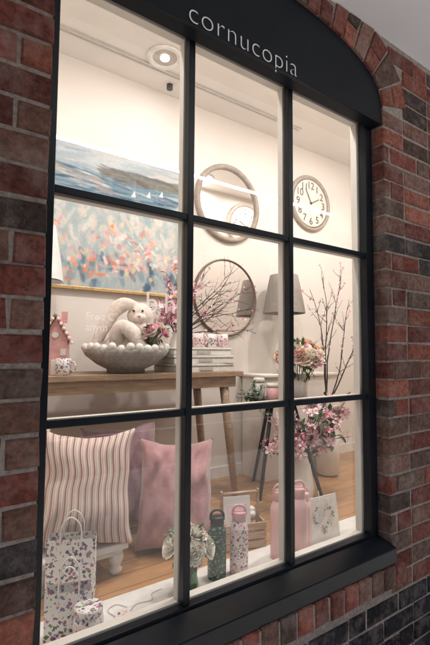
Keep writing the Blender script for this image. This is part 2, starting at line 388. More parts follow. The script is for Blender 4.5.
for i in range(nv):
    s0=i*st+.004; s1=(i+1)*st-.004; col=brickcol()
    for h0,h1 in (((0,RING*.5-.005),(RING*.5+.005,RING)) if i%2 else ((0,RING),)):
        if h0>0: col=brickcol()
        A=at(s0)+nrm(s0)*h0;Bq=at(s1)+nrm(s1)*h0;C=at(s1)+nrm(s1)*h1;Dq=at(s0)+nrm(s0)*h1
        for P in (A,Bq,C,Dq): P.y=min(P.y,ZC-.002)
        if max(C.y,Dq.y)-min(A.y,Bq.y)<.02: continue
        y0=YF-.004+R(-.002,.002); cen=(A+Bq+C+Dq)/4
        o=[b.v((P.x,YB,P.y)) for P in (A,Bq,C,Dq)]; f=[b.v((P.x,y0+.004,P.y)) for P in (A,Bq,C,Dq)]
        ii=[]
        for P in (A,Bq,C,Dq):
            d=(cen-P).normalized()*.005; ii.append(b.v((P.x+d.x,y0,P.y+d.y)))
        b.f(ii,m_brick,False,col)
        for k in range(4):
            l=(k+1)%4; b.f((f[k],f[l],ii[l],ii[k]),m_brick,False,col); b.f((o[k],o[l],f[l],f[k]),m_brick,False,col)
b.done()
b=B('brick_sill',parent=shop); x=XL-.05
while x<XR+.03:
    c=brickcol(); c=tuple(min(q*1.25,.4) for q in c); brick(b,x,x+.076,SB+.003,SB+.094,-.135+R(-.002,.002),-.02,c); x+=.0885
b.box(((XL+XR)/2,-.066,SB+.046),(XR-XL+.10,.122,.084),m_mortar)
b.done()
def slab(name,x0,x1,y0,y1,z0,z1,m,parent=shop,bev=0):
    b=B(name,parent=parent); b.box(((x0+x1)/2,(y0+y1)/2,(z0+z1)/2),(x1-x0,y1-y0,z1-z0),m,bev=bev); return b.done()
slab('arcade_ceiling',-7,11,-2.3,YF+.03,ZC,ZC+.12,m_ceil)
slab('upper_facade',-7,11,-2.3,-2.0,ZC+.121,6.5,M('render_upper',(.4,.36,.32),.9))
slab('roof',-7,11,-1.999,6,6.2,6.5,m_box2)
slab('end_wall',-7,-6.7,-1.999,6,0,6.199,m_box2); slab('end_wall_far',10.7,11,-1.999,6,0,6.199,m_box2); slab('back_wall',-6.699,10.699,5.7,6,0,6.199,m_box2)
YW=1.5; ZCI=3.5; FZ=.56; RX0,RX1=-.35,3.95
slab('display_back_wall',RX0,RX1,YW,YW+.1,FZ-.3,ZCI,m_wall)
slab('display_side_wall',RX0-.1,RX0-.001,.04,YW+.1,FZ-.3,ZCI,m_wall)
slab('display_side_wall_far',RX1+.001,RX1+.1,.04,YW+.1,FZ-.3,ZCI,m_wall)
slab('display_ceiling',RX0-.1,RX1+.1,.04,YW+.1,ZCI+.001,ZCI+.1,m_ceil_in)
slab('display_skirting',RX0,RX1,YW-.014,YW-.0005,FZ+.0005,FZ+.09,m_white,bev=.003)
b=B('front_wall_lining',parent=shop)
for x0,x1,z0,z1 in ((RX0,XL-.005,FZ-.3,ZCI),(XR+.005,RX1,FZ-.3,ZCI),(XL-.005,XR+.005,2.765,ZCI)):
    b.box(((x0+x1)/2,.05,(z0+z1)/2),(x1-x0,.02,z1-z0),m_wall)
b.done()
slab('outer_wall_core',-6.699,XL-.02,.022,.038,0,4,m_box2); slab('outer_wall_core',XR+.02,10.699,.022,.038,0,4,m_box2); slab('outer_wall_core',XL-.019,XR+.019,.022,.038,3.04,4,m_box2)
slab('display_floor',RX0,RX1,.40,YW,FZ-.05,FZ,m_floor)
slab('display_ledge',RX0,RX1,.062,.399,FZ-.3,FZ+.003,m_white,bev=.002)
m_pier=M('pier_brick',(.2,.08,.06),.9)
slab('arcade_pier',-3.6,-3.1,-2.3,-1.9,0,ZC-.002,m_pier); slab('arcade_pier',6.2,6.7,-2.3,-1.9,0,ZC-.002,m_pier)
def sheet(name,x0,x1,y0,y1,z,m):
    b=B(name); b.f([b.v((x0,y0,z)),b.v((x1,y0,z)),b.v((x1,y1,z)),b.v((x0,y1,z))],m); return b.done()
sheet('ground',-250,250,-250,250,-.13,m_asph)
b=B('pavement'); b.box((0,1.2,-.065),(40,10.4,.126),m_pave); b.done()
b=B('pavement'); b.box((0,-11.8,-.065),(40,2.4,.126),m_pave); b.done()
sheet('road_marking',-40,40,-7.1,-7.0,-.126,M('road_paint',(.8,.8,.78),.7))
ob=empty('opposite_building')
b=B('walls',parent=ob); mo=M('opposite_brick',(.14,.08,.065),.9,.3,14,.4)
b.box((2,-17.5,4.5),(60,9,9),mo); b.done()
b=B('windows',parent=ob); mdk=M('dark_window',(.02,.025,.03),.1)
for k in range(15):
    for z in (1.6,4.6,7.3):
        b.box((-24+k*3.8,-13.02,z),(1.9,.10,1.9 if z>2 else 2.6),m_box2); b.box((-24+k*3.8-.45,-12.96,z),(.8,.03,1.7 if z>2 else 2.4),mdk); b.box((-24+k*3.8+.45,-12.96,z),(.8,.03,1.7 if z>2 else 2.4),mdk)
b.done()
# ------------------------------------------------------------------ window frame
xs=[.787,1.284]; zb=[2.024,1.339]; ZT=2.703; ZB=.700
gl,gr=.318,1.790
b=B('window_frame',parent=shop)
Y0,Y1=-.026,.004
def fb(x0,x1,y0,y1,z0,z1,m=m_frame,bev=.003): b.box(((x0+x1)/2,(y0+y1)/2,(z0+z1)/2),(x1-x0,y1-y0,z1-z0),m,bev=bev)
fb(XL+.002,gl,Y0-.006,Y1,ZB-.09,ZT+.07); fb(gr,XR-.002,Y0-.006,Y1,ZB-.09,ZT+.07)
fb(gl+.001,gr-.001,Y0-.004,Y1,ZT,ZT+.068); fb(gl+.001,gr-.001,Y0-.004,Y1,ZB-.09,ZB)
for x in xs: fb(x-.0125,x+.0125,Y0,Y1,ZB+.001,ZT-.001)
ed=[gl]+xs+[gr]
for z in zb:
    for i in range(3):
        a0=ed[i]+(.013 if i else .001); a1=ed[i+1]-(.013 if i<2 else .001)
        fb(a0,a1,Y0+.003,Y1,z-.012,z+.012)
v=[(XL+.002,-.034,ZB-.012),(XL+.002,-.122,ZB-.036),(XL+.002,-.124,ZB-.041),(XL+.002,-.124,ZB-.100),(XL+.002,-.034,ZB-.100)]
A=[b.v(p) for p in v]; C=[b.v((XR-.002,p[1],p[2])) for p in v]
for k in range(5): b.f((A[k],A[(k+1)%5],C[(k+1)%5],C[k]),m_frame)
b.f(A,m_frame); b.f(C[::-1],m_frame)
b.done()
b=B('window_inner_frame',parent=shop)
Z0i,Z1i=.012,.048
fb(XL+.002,gl+.004,Z0i,Z1i,FZ,ZT+.06,m_cream); fb(gr-.010,XR-.002,Z0i,Z1i,FZ,ZT+.06,m_cream)
fb(gl+.005,gr-.011,Z0i,Z1i,ZT-.004,ZT+.06,m_cream); fb(gl+.005,gr-.011,Z0i,Z1i,FZ+.004,ZB+.002,m_cream)
for x in xs: fb(x-.014,x+.014,Z0i,Z1i-.006,ZB+.003,ZT-.005,m_cream)
for z in zb:
    for i in range(3):
        a0=ed[i]+(.015 if i else .005); a1=ed[i+1]-(.015 if i<2 else .011); fb(a0,a1,Z0i,Z1i-.008,z-.011,z+.011,m_cream)
b.done()
b=B('window_glass',parent=shop)
b.f([b.v((gl-.01,.008,ZB-.01)),b.v((gr+.01,.008,ZB-.01)),b.v((gr+.01,.008,ZT+.01)),b.v((gl-.01,.008,ZT+.01))],m_glass); b.done()
b=B('arched_fascia',parent=shop); n=80; yf=-.088
base=2.672
P=[(XL+.002+(XR-XL-.004)*i/n) for i in range(n+1)]
fr_=[b.v((x,yf,base)) for x in P]; tp=[b.v((x,yf,max(archz(x)-.001,base+.002))) for x in P]
for i in range(n): b.f((fr_[i],fr_[i+1],tp[i+1],tp[i]),m_fascia)
lo=[b.v((x,-.033,base)) for x in P]; hi=[b.v((x,-.033,base+.10)) for x in P]
for i in range(n): b.f((fr_[i],fr_[i+1],lo[i+1],lo[i]),m_fascia); b.f((hi[i],hi[i+1],lo[i+1],lo[i]),m_fascia)
b.done()
b=B('fascia_bead',parent=shop); b.tube([(XL+.005,yf-.002,base+.003),(XR-.005,yf-.002,base+.003)],.004,m_frame,8); b.done()
def text(name,s,size,loc,m,parent=None,width=None,ext=.001,rot=(math.pi/2,0,0),space=1,align='LEFT',off=0):
    c=bpy.data.curves.new(name,'FONT'); c.body=s; c.size=size; c.extrude=ext; c.space_character=space; c.align_x=align; c.offset=off; c.materials.append(m)
    o=bpy.data.objects.new(name,c); o.location=loc; o.rotation_euler=rot; put(o,parent)
    bpy.context.view_layer.update()
    if width: o.scale=(width/o.dimensions.x,)*3
    dg=bpy.context.evaluated_depsgraph_get(); me=bpy.data.meshes.new_from_object(o.evaluated_get(dg)); o2=bpy.data.objects.new(name,me); o2.matrix_basis=o.matrix_basis.copy(); bpy.data.objects.remove(o); put(o2,parent); return o2
text('sign_lettering','cornucopia',.105,(.724,yf-.0025,2.686),m_letter,shop,width=.528,ext=.0008,space=1.06,off=-.0024)
text('vinyl_lettering','b',.10,(.63,.0055,1.68),m_decal,shop,ext=0); text('vinyl_lettering','h',.10,(.70,.0055,1.68),m_decal,shop,ext=0)
text('vinyl_lettering','Free C\nanym',.034,(.43,.0055,1.645),m_decal,shop,ext=0)
# ------------------------------------------------------------------ suspended LED tube in the arcade
b=B('linear_pendant_light')
m_led=emis('led_tube',(1,.975,.96),28)
b.tube([(.66,-1.43,2.90),(3.33,-1.43,2.90)],.012,m_led,10)
for x in (.655,3.335): b.box((x,-1.43,2.90),(.02,.034,.034),m_white,bev=.004)
for x in (.655,3.335): b.tube([(x,-1.43,2.917),(x,-1.43,ZC+.01)],.003,m_box2,6)
b.done()
# ------------------------------------------------------------------ interior lights
LED=emis('lamp_lens',(1,.92,.84),5)
def downlight(x,y,power,size=.13):
    e=empty('recessed_downlight',(x,y,ZCI))
    b=B('trim',parent=e); b.lathe([(.120,-.001),(.120,-.010),(.10,-.014),(.085,-.006),(.08,-.003)],m_white,seg=32,cap=False)
    b.lathe([(.084,-.004),(.06,-.0015),(.055,-.0012)],m_refl,seg=32)
    b.lathe([(.030,-.006),(.030,-.012),(.01,-.014)],LED,seg=20); b.done()
    l=bpy.data.lights.new('bulb','AREA'); l.shape='DISK'; l.size=size; l.energy=power; l.color=(1,.945,.905)
    o=bpy.data.objects.new('bulb',l); o.location=(0,0,-.03); put(o,e)
for x,y,pw in ((1.29,1.14,1.2),(.40,.30,17.5),(1.5,.30,18),(2.6,.32,21),(3.4,.40,13)): downlight(x,y,pw)
b=B('ceiling_slot_diffuser')
for yy in (1.13,1.165): b.box((1.3,yy+.12,ZCI-.004),(2.8,.008,.006),m_box2)
b.done()
b=B('ceiling_spotlight'); b.lathe([(.004,.0),(.022,-.001),(.022,-.035),(.018,-.037)],m_black,c=(1.46,1.38,ZCI)); b.done()
# ------------------------------------------------------------------ paintings
def painting(name,x0,x1,z0,z1,arr,fm,fw=.025):
    e=empty(name,((x0+x1)/2,YW,(z0+z1)/2)); W=x1-x0;H=z1-z0
    h,wd,_=arr.shape
    X,Z=np.meshgrid(np.linspace(-W/2,W/2,wd),np.linspace(H/2,-H/2,h))
    co_=np.stack([X,np.full_like(X,-.028),Z],-1).reshape(-1,3)
    idx=np.arange(h*wd).reshape(h,wd); fc=np.stack([idx[:-1,:-1],idx[1:,:-1],idx[1:,1:],idx[:-1,1:]],-1).reshape(-1,4)
    me=bpy.data.meshes.new('canvas'); me.from_pydata(co_.tolist(),[],fc.tolist()); at_=me.color_attributes.new('Col','FLOAT_COLOR','POINT')
    at_.data.foreach_set('color',np.concatenate([arr.reshape(-1,3),np.ones((h*wd,1))],1).astype(np.float32).ravel())
    me.materials.append(attrmat(name+'_paint',.6,.08,60,.15)); put(bpy.data.objects.new('canvas',me),e)
    b=B('frame',parent=e)
    b.box((0,-.0175,H/2+fw/2),(W+2*fw,.035,fw),fm,bev=.003);b.box((0,-.0175,-H/2-fw/2),(W+2*fw,.035,fw),fm,bev=.003)
    b.box((-W/2-fw/2,-.0175,0),(fw,.0345,H),fm);b.box((W/2+fw/2,-.0175,0),(fw,.0345,H),fm); b.box((0,-.008,0),(W,.012,H),m_box); b.done()
def stroke(a,x,y,l,wd,ang,col,al=.85):
    h,w_,_=a.shape; m=int(max(l,wd))+2; y0,y1=max(int(y)-m,0),min(int(y)+m,h); x0,x1=max(int(x)-m,0),min(int(x)+m,w_)
    if y1<=y0 or x1<=x0: return
    ys,xs_=np.mgrid[y0:y1,x0:x1]; dx=xs_-x;dy=ys-y; u=dx*math.cos(ang)+dy*math.sin(ang); v_=-dx*math.sin(ang)+dy*math.cos(ang)
    r=(u/l)**4+(v_/wd)**2; k=np.clip(1.3-r,0,1)*al*(.8+.2*np.sin(v_*2.1+x)); k=np.clip(k,0,1)[...,None]; s=a[y0:y1,x0:x1]; a[y0:y1,x0:x1]=s*(1-k)+np.array(col)*k
h,w_=170,420
a=np.ones((h,w_,3))*np.array([.42,.46,.46])
for _ in range(420):
    y=R(0,h); x=R(0,w_); t=y/h
    if t<.6: c=random.choice([(.60,.60,.56),(.34,.43,.46),(.66,.58,.50),(.30,.40,.43),(.70,.67,.62),(.55,.55,.53)])
    else: c=random.choice([(.08,.16,.24),(.16,.26,.32),(.40,.44,.45),(.62,.50,.40),(.05,.10,.15),(.30,.40,.46)])
    stroke(a,x,y,R(8,22),R(3,9),R(1.0,2.1),c,.78)
cl=[(R(0,w_),h*R(.25,.8)) for _ in range(34)]
for _ in range(420):
    cx_,cy_=random.choice(cl); x=cx_+random.gauss(0,15); y=cy_+random.gauss(0,16); c=random.choice([(.72,.22,.08),(.76,.38,.25),(.74,.46,.42),(.62,.20,.18),(.78,.60,.36),(.78,.73,.70),(.26,.44,.46),(.64,.34,.40)])
    stroke(a,x,y,R(3,11),R(1.8,5),R(0,3.14),c,.86)
painting('abstract_floral_painting',.15,1.61,1.965,2.52,a,m_gold,.022)
h,w_=110,420
a=np.ones((h,w_,3))*np.array([.40,.45,.48])
for _ in range(300): stroke(a,R(0,w_),R(0,h*.5),R(20,60),R(3,8),R(-.25,.1),random.choice([(.48,.52,.54),(.32,.39,.44),(.56,.55,.53),(.26,.33,.38),(.50,.48,.46)]),.7)
for _ in range(330): stroke(a,R(0,w_),R(h*.5,h),R(10,44),R(1.5,4.5),R(-.12,.2),random.choice([(.06,.12,.19),(.10,.18,.26),(.17,.27,.33),(.04,.08,.13),(.27,.36,.41)]),.8)
for _ in range(140): stroke(a,R(w_*.60,w_),R(h*.33,h*.56),R(8,26),R(2,6),R(-.2,.3),random.choice([(.12,.11,.10),(.22,.19,.15),(.17,.19,.16),(.10,.12,.15)]),.8)
for _ in range(80):
    t=R(0,1); stroke(a,w_*(.03+.62*t),h*(.52+.30*t*t)+R(-14,14),R(8,26),R(1,3.6),.25*t,random.choice([(.42,.33,.29),(.58,.52,.46),(.34,.27,.25),(.66,.64,.61),(.26,.22,.23)]),.6)
for sx,sy in ((.82,.80),(.89,.72),(.74,.87)):
    for k in range(12): stroke(a,w_*sx+k*.2,h*sy-k*1.3,5.2-.42*k,1.2,0,(.84,.83,.80),1)
painting('seascape_painting',.15,1.61,2.60,2.90,a,m_box,.012)
# ------------------------------------------------------------------ mirrors, clocks
def roundmirror(name,cx_,cz,r,fw,fm,d=.03):
    b=B(name,(cx_,YW-.002,cz),rot=(math.pi/2,0,0))
    b.lathe([(r-fw,.012),(r-fw,d),(r-fw*.5,d+.008),(r,d-.004),(r,.0)],fm,seg=64,cap=False)
    b.lathe([(.001,.014),(r-fw+.002,.014)],m_mirror,seg=64,cap=False); b.done()
roundmirror('round_mirror',2.08,2.765,.325,.040,M('limed_oak',(.34,.28,.23),.6,.2,20,.2))
roundmirror('round_mirror',2.065,1.985,.315,.016,m_bronze,.02)
m_case=M('clock_case',(.36,.30,.25),.5,.15); m_face=M('clock_face',(.70,.66,.61),.6,.05)
def clock(loc,rz,s):
    ck=empty('wall_clock',loc,rz); ck.scale=(s,s,s)
    b=B('case',parent=ck,rot=(math.pi/2,0,0)); b.lathe([(.001,.02),(.235,.02),(.238,.03),(.262,.034),(.27,.02),(.27,0)],m_case,seg=64,cap=False); b.lathe([(.001,.0215),(.232,.0215)],m_face,seg=64,cap=False)
    b.lathe([(.232,.022),(.2315,.026),(.226,.022)],m_bronze,seg=64,cap=False); b.done()
    for k in range(1,13):
        t=math.radians(90-30*k); text('numeral',str(k),.098,(.172*math.cos(t),-.0235,.172*math.sin(t)-.034),m_num,ck,ext=.0005,align='CENTER')
    b=B('hands',parent=ck)
    b.box((.05,-.027,.025),(.13,.002,.008),m_num,rot=(0,-.5,0)); b.box((-.035,-.029,.06),(.008,.002,.16),m_num,rot=(0,-.5,0)); b.lathe([(.012,0),(.012,.006)],m_num,T=Euler((math.pi/2,0,0)).to_matrix(),c=(0,-.024,0)); b.done()
clock((3.06,YW-.002,2.97),0,1); clock((3.42,.062,3.13),math.pi,1.15)
# ------------------------------------------------------------------ console table
b=B('console_table',(1.07,1.15,FZ)); TH=.86
b.box((0,0,TH-.016),(1.46,.44,.032),m_oak,bev=.004)
b.box((0,-.19,TH-.066),(1.36,.022,.066),m_oak,bev=.002); b.box((0,.19,TH-.066),(1.36,.022,.066),m_oak,bev=.002)
b.box((-.67,0,TH-.066),(.022,.355,.066),m_oak); b.box((.67,0,TH-.066),(.022,.355,.066),m_oak)
for sx in (-1,1):
    for sy in (-1,1):
        T0=Vector((sx*.60,sy*.165,TH-.033)); T1=Vector((sx*.70,sy*.18,0))
        b.tube([T0,T0.lerp(T1,.5),T1],[.030,.026,.018],m_oak,10)
b.done()
TZ=FZ+TH
b=B('wooden_bowl',(1.05,1.12,TZ))
b.lathe([(.10,0),(.115,.004),(.11,.02),(.17,.05),(.235,.10),(.255,.135),(.245,.138),(.22,.105),(.15,.06),(.05,.045),(.0,.045)],m_bowl,seg=40); b.done()
b=B('bead_garland',(1.05,1.12,TZ+.135))
for k in range(30):
    t=2*math.pi*k/30; b.ball((.238*math.cos(t),.238*math.sin(t),.012+R(-.008,.006)),.024,m_ceramic,seg=10)
b.tube([(.238*math.cos(t/20*6.2832),.238*math.sin(t/20*6.2832),.010) for t in range(20)],.003,m_box,5,closed=True); b.done()
# plush bunny lying in the bowl: long floppy ears falling to the left, hind legs bent up
b=B('plush_bunny',(1.05,1.12,TZ+.05),rz=-.61)
def fz(P): return [(x,y,z-TZ-.05) for x,y,z in P]
def nr(P,r,am=.006): return [q+am*noise.noise(p*16) for p,q in zip(P,r)]
b.ball(fz([(.0,.03,1.56)])[0],.13,m_plush,(1.25,.85,.75),22,.08)                     # body
b.ball(fz([(.075,.02,1.765)])[0],.078,m_plush,(1.0,.92,.95),20,.05)                   # head
b.ball(fz([(.085,-.045,1.745)])[0],.036,m_plush,(1.1,.8,.8),14,.03)                   # muzzle
b.tube(spline(fz([(.05,.03,1.60),(.07,.02,1.70)]),4),.058,m_plush,14)                  # neck
for dy,e in ((-.035,0),(.055,.03)):                                                    # ears
    P=spline(fz([(.05,.0+dy,1.815),(-.02,.0+dy,1.825+e*.3),(-.09,-.01+dy,1.755+e),(-.14,-.02+dy,1.66+e),(-.175,-.03+dy,1.575+e)]),6)
    n_=len(P); b.tube(P,nr(P,[.020+.022*math.sin(math.pi*min(1,(i/(n_-1))*.85+.12)) for i in range(n_)],.003),m_plush,14,flat=.6)
for dx,dy in ((0,-.03),(.075,.05)):                                                    # bent hind legs
    P=spline(fz([(-.02+dx,.02+dy,1.55),(-.045+dx,-.03+dy,1.63),(-.01+dx,-.06+dy,1.69),(.055+dx,-.07+dy,1.655),(.10+dx,-.075+dy,1.585),(.125+dx,-.085+dy,1.545)]),6)
    b.tube(P,nr(P,[.046-.010*i/(len(P)-1) for i in range(len(P))]),m_plush,14)
for dx in (-.030,.022): b.ball(fz([(.08+dx,-.052,1.785)])[0],.0075,m_black,seg=8)
b.ball(fz([(.087,-.077,1.752)])[0],.008,m_pinklid,(1.3,.7,.8),8); b.done()
def bouquet(name,loc,n,rad,rr,cols,leaves,stem_to=None,sq=.8,lm=(m_leaf,m_leaf2),lsize=.05):
    b=B(name,loc)
    for k in range(n):
        d=rv(); d.z=abs(d.z)*.9-.15; p=Vector((d.x*rad,d.y*rad,d.z*rad*sq))
        rose(b,p,(d+Vector((0,0,.4))),rr*R(.75,1.15),random.choice(cols))
        if stem_to: b.tube([p,p.lerp(Vector(stem_to),.5)+rv()*.01,Vector(stem_to)+rv()*.012],.0022,m_stem,4)
    for k in range(leaves):
        d=rv(); p=Vector((d.x*rad*.9,d.y*rad*.9,d.z*rad*.7)); leaf(b,p,d+Vector((0,0,.2)),lsize*R(.7,1.3),lsize*.45,random.choice(lm))
    return b
bouquet('flower_posy',(1.15,.94,1.655),14,.058,.033,[m_palepetal,m_creampetal,m_pinkpetal,m_creampetal],24,(-.03,.08,-.12),lsize=.040).done()
e=empty('gingerbread_house',(.635,1.10,TZ),-.35)
b=B('walls',parent=e); b.box((0,0,.09),(.13,.12,.18),m_pinkhouse,bev=.003)
A=[b.v(p) for p in ((-.065,-.06,.18),(.065,-.06,.18),(0,-.06,.30))];C=[b.v(p) for p in ((-.065,.06,.18),(.065,.06,.18),(0,.06,.30))]
b.f(A,m_pinkhouse); b.f(C,m_pinkhouse); b.done()
b=B('roof',parent=e)
for s in (-1,1): b.box((s*.043,0,.243),(.165,.15,.014),m_pinkroof,rot=(0,s*1.07,0),bev=.003)
for s in (-1,1):
    for k in range(7):
        t=k/6; b.ball((s*.085*(1-t),-.078,.17+.15*t),.010,m_ceramic,seg=8)
b.box((.04,.0,.31),(.03,.03,.06),m_pinkhouse,bev=.002); b.done()
b=B('door_and_windows',parent=e); b.box((0,-.062,.04),(.036,.008,.08),m_ceramic,bev=.002)
for x in (-.042,.042): b.box((x,-.062,.12),(.028,.008,.035),m_ceramic,bev=.002)
b.lathe([(.016,0),(.016,.008)],m_ceramic,T=Euler((math.pi/2,0,0)).to_matrix(),c=(0,-.058,.21)); b.done()
def mug(x,y,z,m,r=.04,h=.088,rz=-.6,name='patterned_mug'):
    b=B(name,(x,y,z),rz=rz); b.lathe([(r*.86,0),(r*.9,.003),(r,h*.5),(r,h),(r*.93,h),(r*.9,h*.5),(r*.8,.006),(.001,.006)],m,seg=28)
    b.tube([(r*.97,0,h*.80),(r*1.45,0,h*.78),(r*1.62,0,h*.5),(r*1.4,0,h*.24),(r*.95,0,h*.2)],.0055,m,8); b.done()
mug(.645,.99,TZ,m_floral)
for i,(dx,dy,wd,dp,hh,mm) in enumerate(((0,0,.45,.27,.052,m_box),(.005,.0,.44,.26,.05,m_box),(-.005,.004,.43,.25,.046,m_box))):
    b=B('gift_box',(1.52+dx,1.10+dy,TZ+i*.0535),rz=R(-.04,.04)); b.box((0,0,hh*.33),(wd,dp,hh*.66),mm,bev=.003); b.box((0,0,hh*.69),(wd-.006,dp-.006,hh*.06),m_gap); b.box((0,0,hh*.86),(wd+.008,dp+.008,hh*.28),mm,bev=.003)
    b.box((0,-dp/2-.0055,hh*.42),(.10,.003,.02),m_box2); b.done()
for x,mm in zip((1.40,1.50,1.60,1.695),(m_floral,m_pinkfloral,m_floral,m_pinkfloral)): mug(x,1.03,TZ+.157,mm,rz=R(-1,1))
b=B('cherry_blossom_arrangement',(1.50,1.29,TZ))
b.lathe([(.05,0),(.06,.01),(.075,.10),(.05,.20),(.035,.24),(.042,.26),(.036,.26),(.03,.22)],m_ceramic)
for ex,ey,ez in ((.55,.02,.62),(.68,0,.48),(.42,-.05,.72),(.25,.05,.70),(.62,-.08,.30),(.72,.06,.66),(.30,-.1,.50),(.50,.0,.80)):
    branch(b,(0,0,.22),(ex,ey,ez),.005,[m_palepetal,m_pinkpetal],.009,m_twig,9,.06,.12,.16,(.35,.3))
for ex,ey,ez in ((-.12,-.06,.62),(-.2,-.1,.48),(-.02,-.05,.70),(.05,-.12,.58),(-.1,-.12,.38)):
    branch(b,(0,0,.22),(ex,ey,ez),.005,[m_palepetal,m_pinkpetal],.021,m_twig,8,.05,.3,.10)
b.done()
# ------------------------------------------------------------------ plinth + lamps
b=B('white_plinth',(2.66,1.34,FZ)); b.box((0,0,.395),(.86,.28,.79),m_wall,bev=.004); b.box((0,0,.80),(.90,.31,.02),m_wall,bev=.004); b.done()
def lamp(x,y,z,name='table_lamp',shade=m_shade,k=1.0):
    e=empty(name,(x,y,z))
    b=B('base',parent=e); b.lathe([(.04,0),(.05,.005),(.085,.06),(.092,.14),(.075,.23),(.035,.29),(.022,.33),(.020,.44),(.026,.45),(.018,.46),(.006,.47),(.006,.53)],m_ceramic); b.done()
    b=B('shade',parent=e)
    P=[(.148*k,.50),(.135*k,.60),(.115*k,.72),(.098*k,.82),(.096*k,.82),(.113*k,.72),(.133*k,.60),(.145*k,.50)]
    b.lathe(P,shade,seg=96,cap=False,wob=.018); b.tube([(-.14*k,0,.515),(0,0,.53),(.14*k,0,.515)],.003,m_black,5); b.done()
lamp(2.53,1.30,FZ+.81,k=1.17)
lamp(.555,1.27,TZ+.0255,shade=m_white)
b=B('book_stack',(.555,1.27,TZ)); b.box((0,0,.012),(.22,.16,.0238),m_box2,bev=.002); b.done()
# ------------------------------------------------------------------ black plant stand
SZ=1.215
b=B('plant_stand',(2.16,.98,FZ)); h_=SZ-FZ
b.lathe([(.19,h_-.022),(.20,h_-.02),(.20,h_),(.19,h_),(.0,h_-.001)],m_black,seg=40)
for ex,ey in ((.02,.30),(.10,-.32),(-.22,-.05),(.30,.05)):
    b.tube([(ex*.35,ey*.35,h_-.02),(ex,ey,0)],[.014,.012],m_black,8)
b.tube([(.12*math.cos(t/16*6.2832),.12*math.sin(t/16*6.2832),h_*.45) for t in range(16)],.006,m_black,6,closed=True)
b.done()
def candle(x,y,z,r,h,m,name='candle_jar'):
    b=B(name,(x,y,z)); b.lathe([(r*.95,0),(r,.003),(r,h*.75),(r*.9,h*.77)],m); b.lathe([(r*1.02,h*.78),(r*1.02,h*.95),(r*.9,h)],m_box); b.done()
candle(2.06,.93,SZ,.045,.115,m_candle); candle(2.02,1.03,SZ,.04,.15,m_box); candle(2.14,.90,SZ,.036,.09,m_candle)
b=B('eucalyptus_sprig',(1.95,1.02,SZ))
for k in range(14):
    d=Vector((R(-1,.2),R(-.6,.6),R(.0,1))).normalized(); p0=Vector((.04,0,.0))
    p1=p0+d*R(.08,.17); b.tube([p0,p0.lerp(p1,.5)+rv()*.01,p1],.0015,m_stem,4)
    for q in range(7): leaf(b,p0.lerp(p1,.3+.1*q),rv()+d*.6,.032,.02,m_leaf2)
b.done()
b=bouquet('rose_bouquet',(2.27,.88,SZ+.29),30,.15,.046,[m_peach,m_palepetal,m_peach,m_creampetal,m_palepetal],80,(0,0,-.26),.95,lsize=.055)
b.lathe([(.045,-.29),(.055,-.285),(.06,-.18),(.045,-.12),(.048,-.11)],m_ceramic); b.done()
b=B('magnolia_arrangement',(2.10,.72,FZ))
b.lathe([(.06,0),(.08,.01),(.095,.12),(.07,.26),(.05,.30),(.055,.32),(.045,.32)],m_ceramic)
for ex,ey,ez in ((-.28,.0,.62),(-.20,-.08,.50),(-.10,.0,.66),(.05,-.1,.62),(.22,-.06,.68),(.34,-.02,.58),(.42,.0,.48),(.30,-.12,.42),(-.02,-.14,.52),(.50,.02,.62),(.12,.0,.68),(-.3,-.04,.44),(.16,-.14,.52),(.4,-.06,.66)):
    branch(b,(0,0,.28),(ex,ey,ez),.006,[m_palepetal,m_pinkpetal,m_palepetal],.038,m_twig,5,.06,.45,.12,(.52,.48),big=True)
b.done()
b=B('cherry_branches',(2.80,1.08,FZ)); b.lathe([(.06,0),(.09,.02),(.10,.3),(.05,.52),(.04,.60),(.05,.62),(.03,.62)],m_ceramic)
for ex,ey,ez in ((-.05,0,1.60),(.15,-.05,1.70),(.3,0,1.45),(-.2,.0,1.50),(.35,-.1,1.25)):
    branch(b,(0,0,.55),(ex,ey,ez),.007,[m_palepetal,m_pinkpetal],.012,m_twig,10,.05,.15,.18,(.35,.3))
b.done()
# ------------------------------------------------------------------ cushions
def cushion(name,c,wd,hh,T,m,rx,rz,ear=.12,seed=0,wr=.012,roll=0):
    b=B(name,c,rot=(rx,roll,rz)); n=48
    def mk(s):
        def fn(u,v):
            a=2*u-1;d=2*v-1
            x=wd/2*a*(1-ear*(1-d*d)); z=hh/2*d*(1-ear*(1-a*a)*(1.0 if d>0 else .35))
            th=T/2*max((1-a**4)*(1-d**4),0)**.5*(1.20-.35*v)
            w1=noise.noise(Vector((a*1.8+seed,d*1.6,s*3+seed)))*wr*2.0+noise.noise(Vector((a*5+seed,d*2.4,s*9)))*wr*.7
            k=(abs(a)*abs(d)); w1+=wr*1.3*math.sin((a-d*.6)*13+seed)*k*(1-k)*2
            ed_=min(1,4*(1-max(abs(a),abs(d))))
            xx=x*(1+.12*(1-v)*(1-abs(d)))+.012*noise.noise(Vector((d*2,seed,0)))
            return Vector((xx,s*(th+w1*ed_),z+hh/2+.012*noise.noise(Vector((a*2,seed,5)))*v))
        return fn
    b.grid(mk(-1),n,n,m,uv=1); b.grid(mk(1),n,n,m,uv=1)
    bmesh.ops.remove_doubles(b.bm,verts=b.bm.verts,dist=.0008)
    return b.done()
cushion('striped_cushion',(.645,.62,FZ+.13),.44,.51,.24,m_stripe,-.20,-.35,.19,1,.009,roll=.03)
cushion('striped_cushion',(.40,.86,FZ+.13),.42,.48,.18,m_stripe,-.25,-.2,.16,5,.009,roll=-.10)
cushion('velvet_cushion',(1.12,.63,FZ+.0),.40,.54,.24,m_pinklinen,-.24,-.35,.14,9,.020,roll=.05)
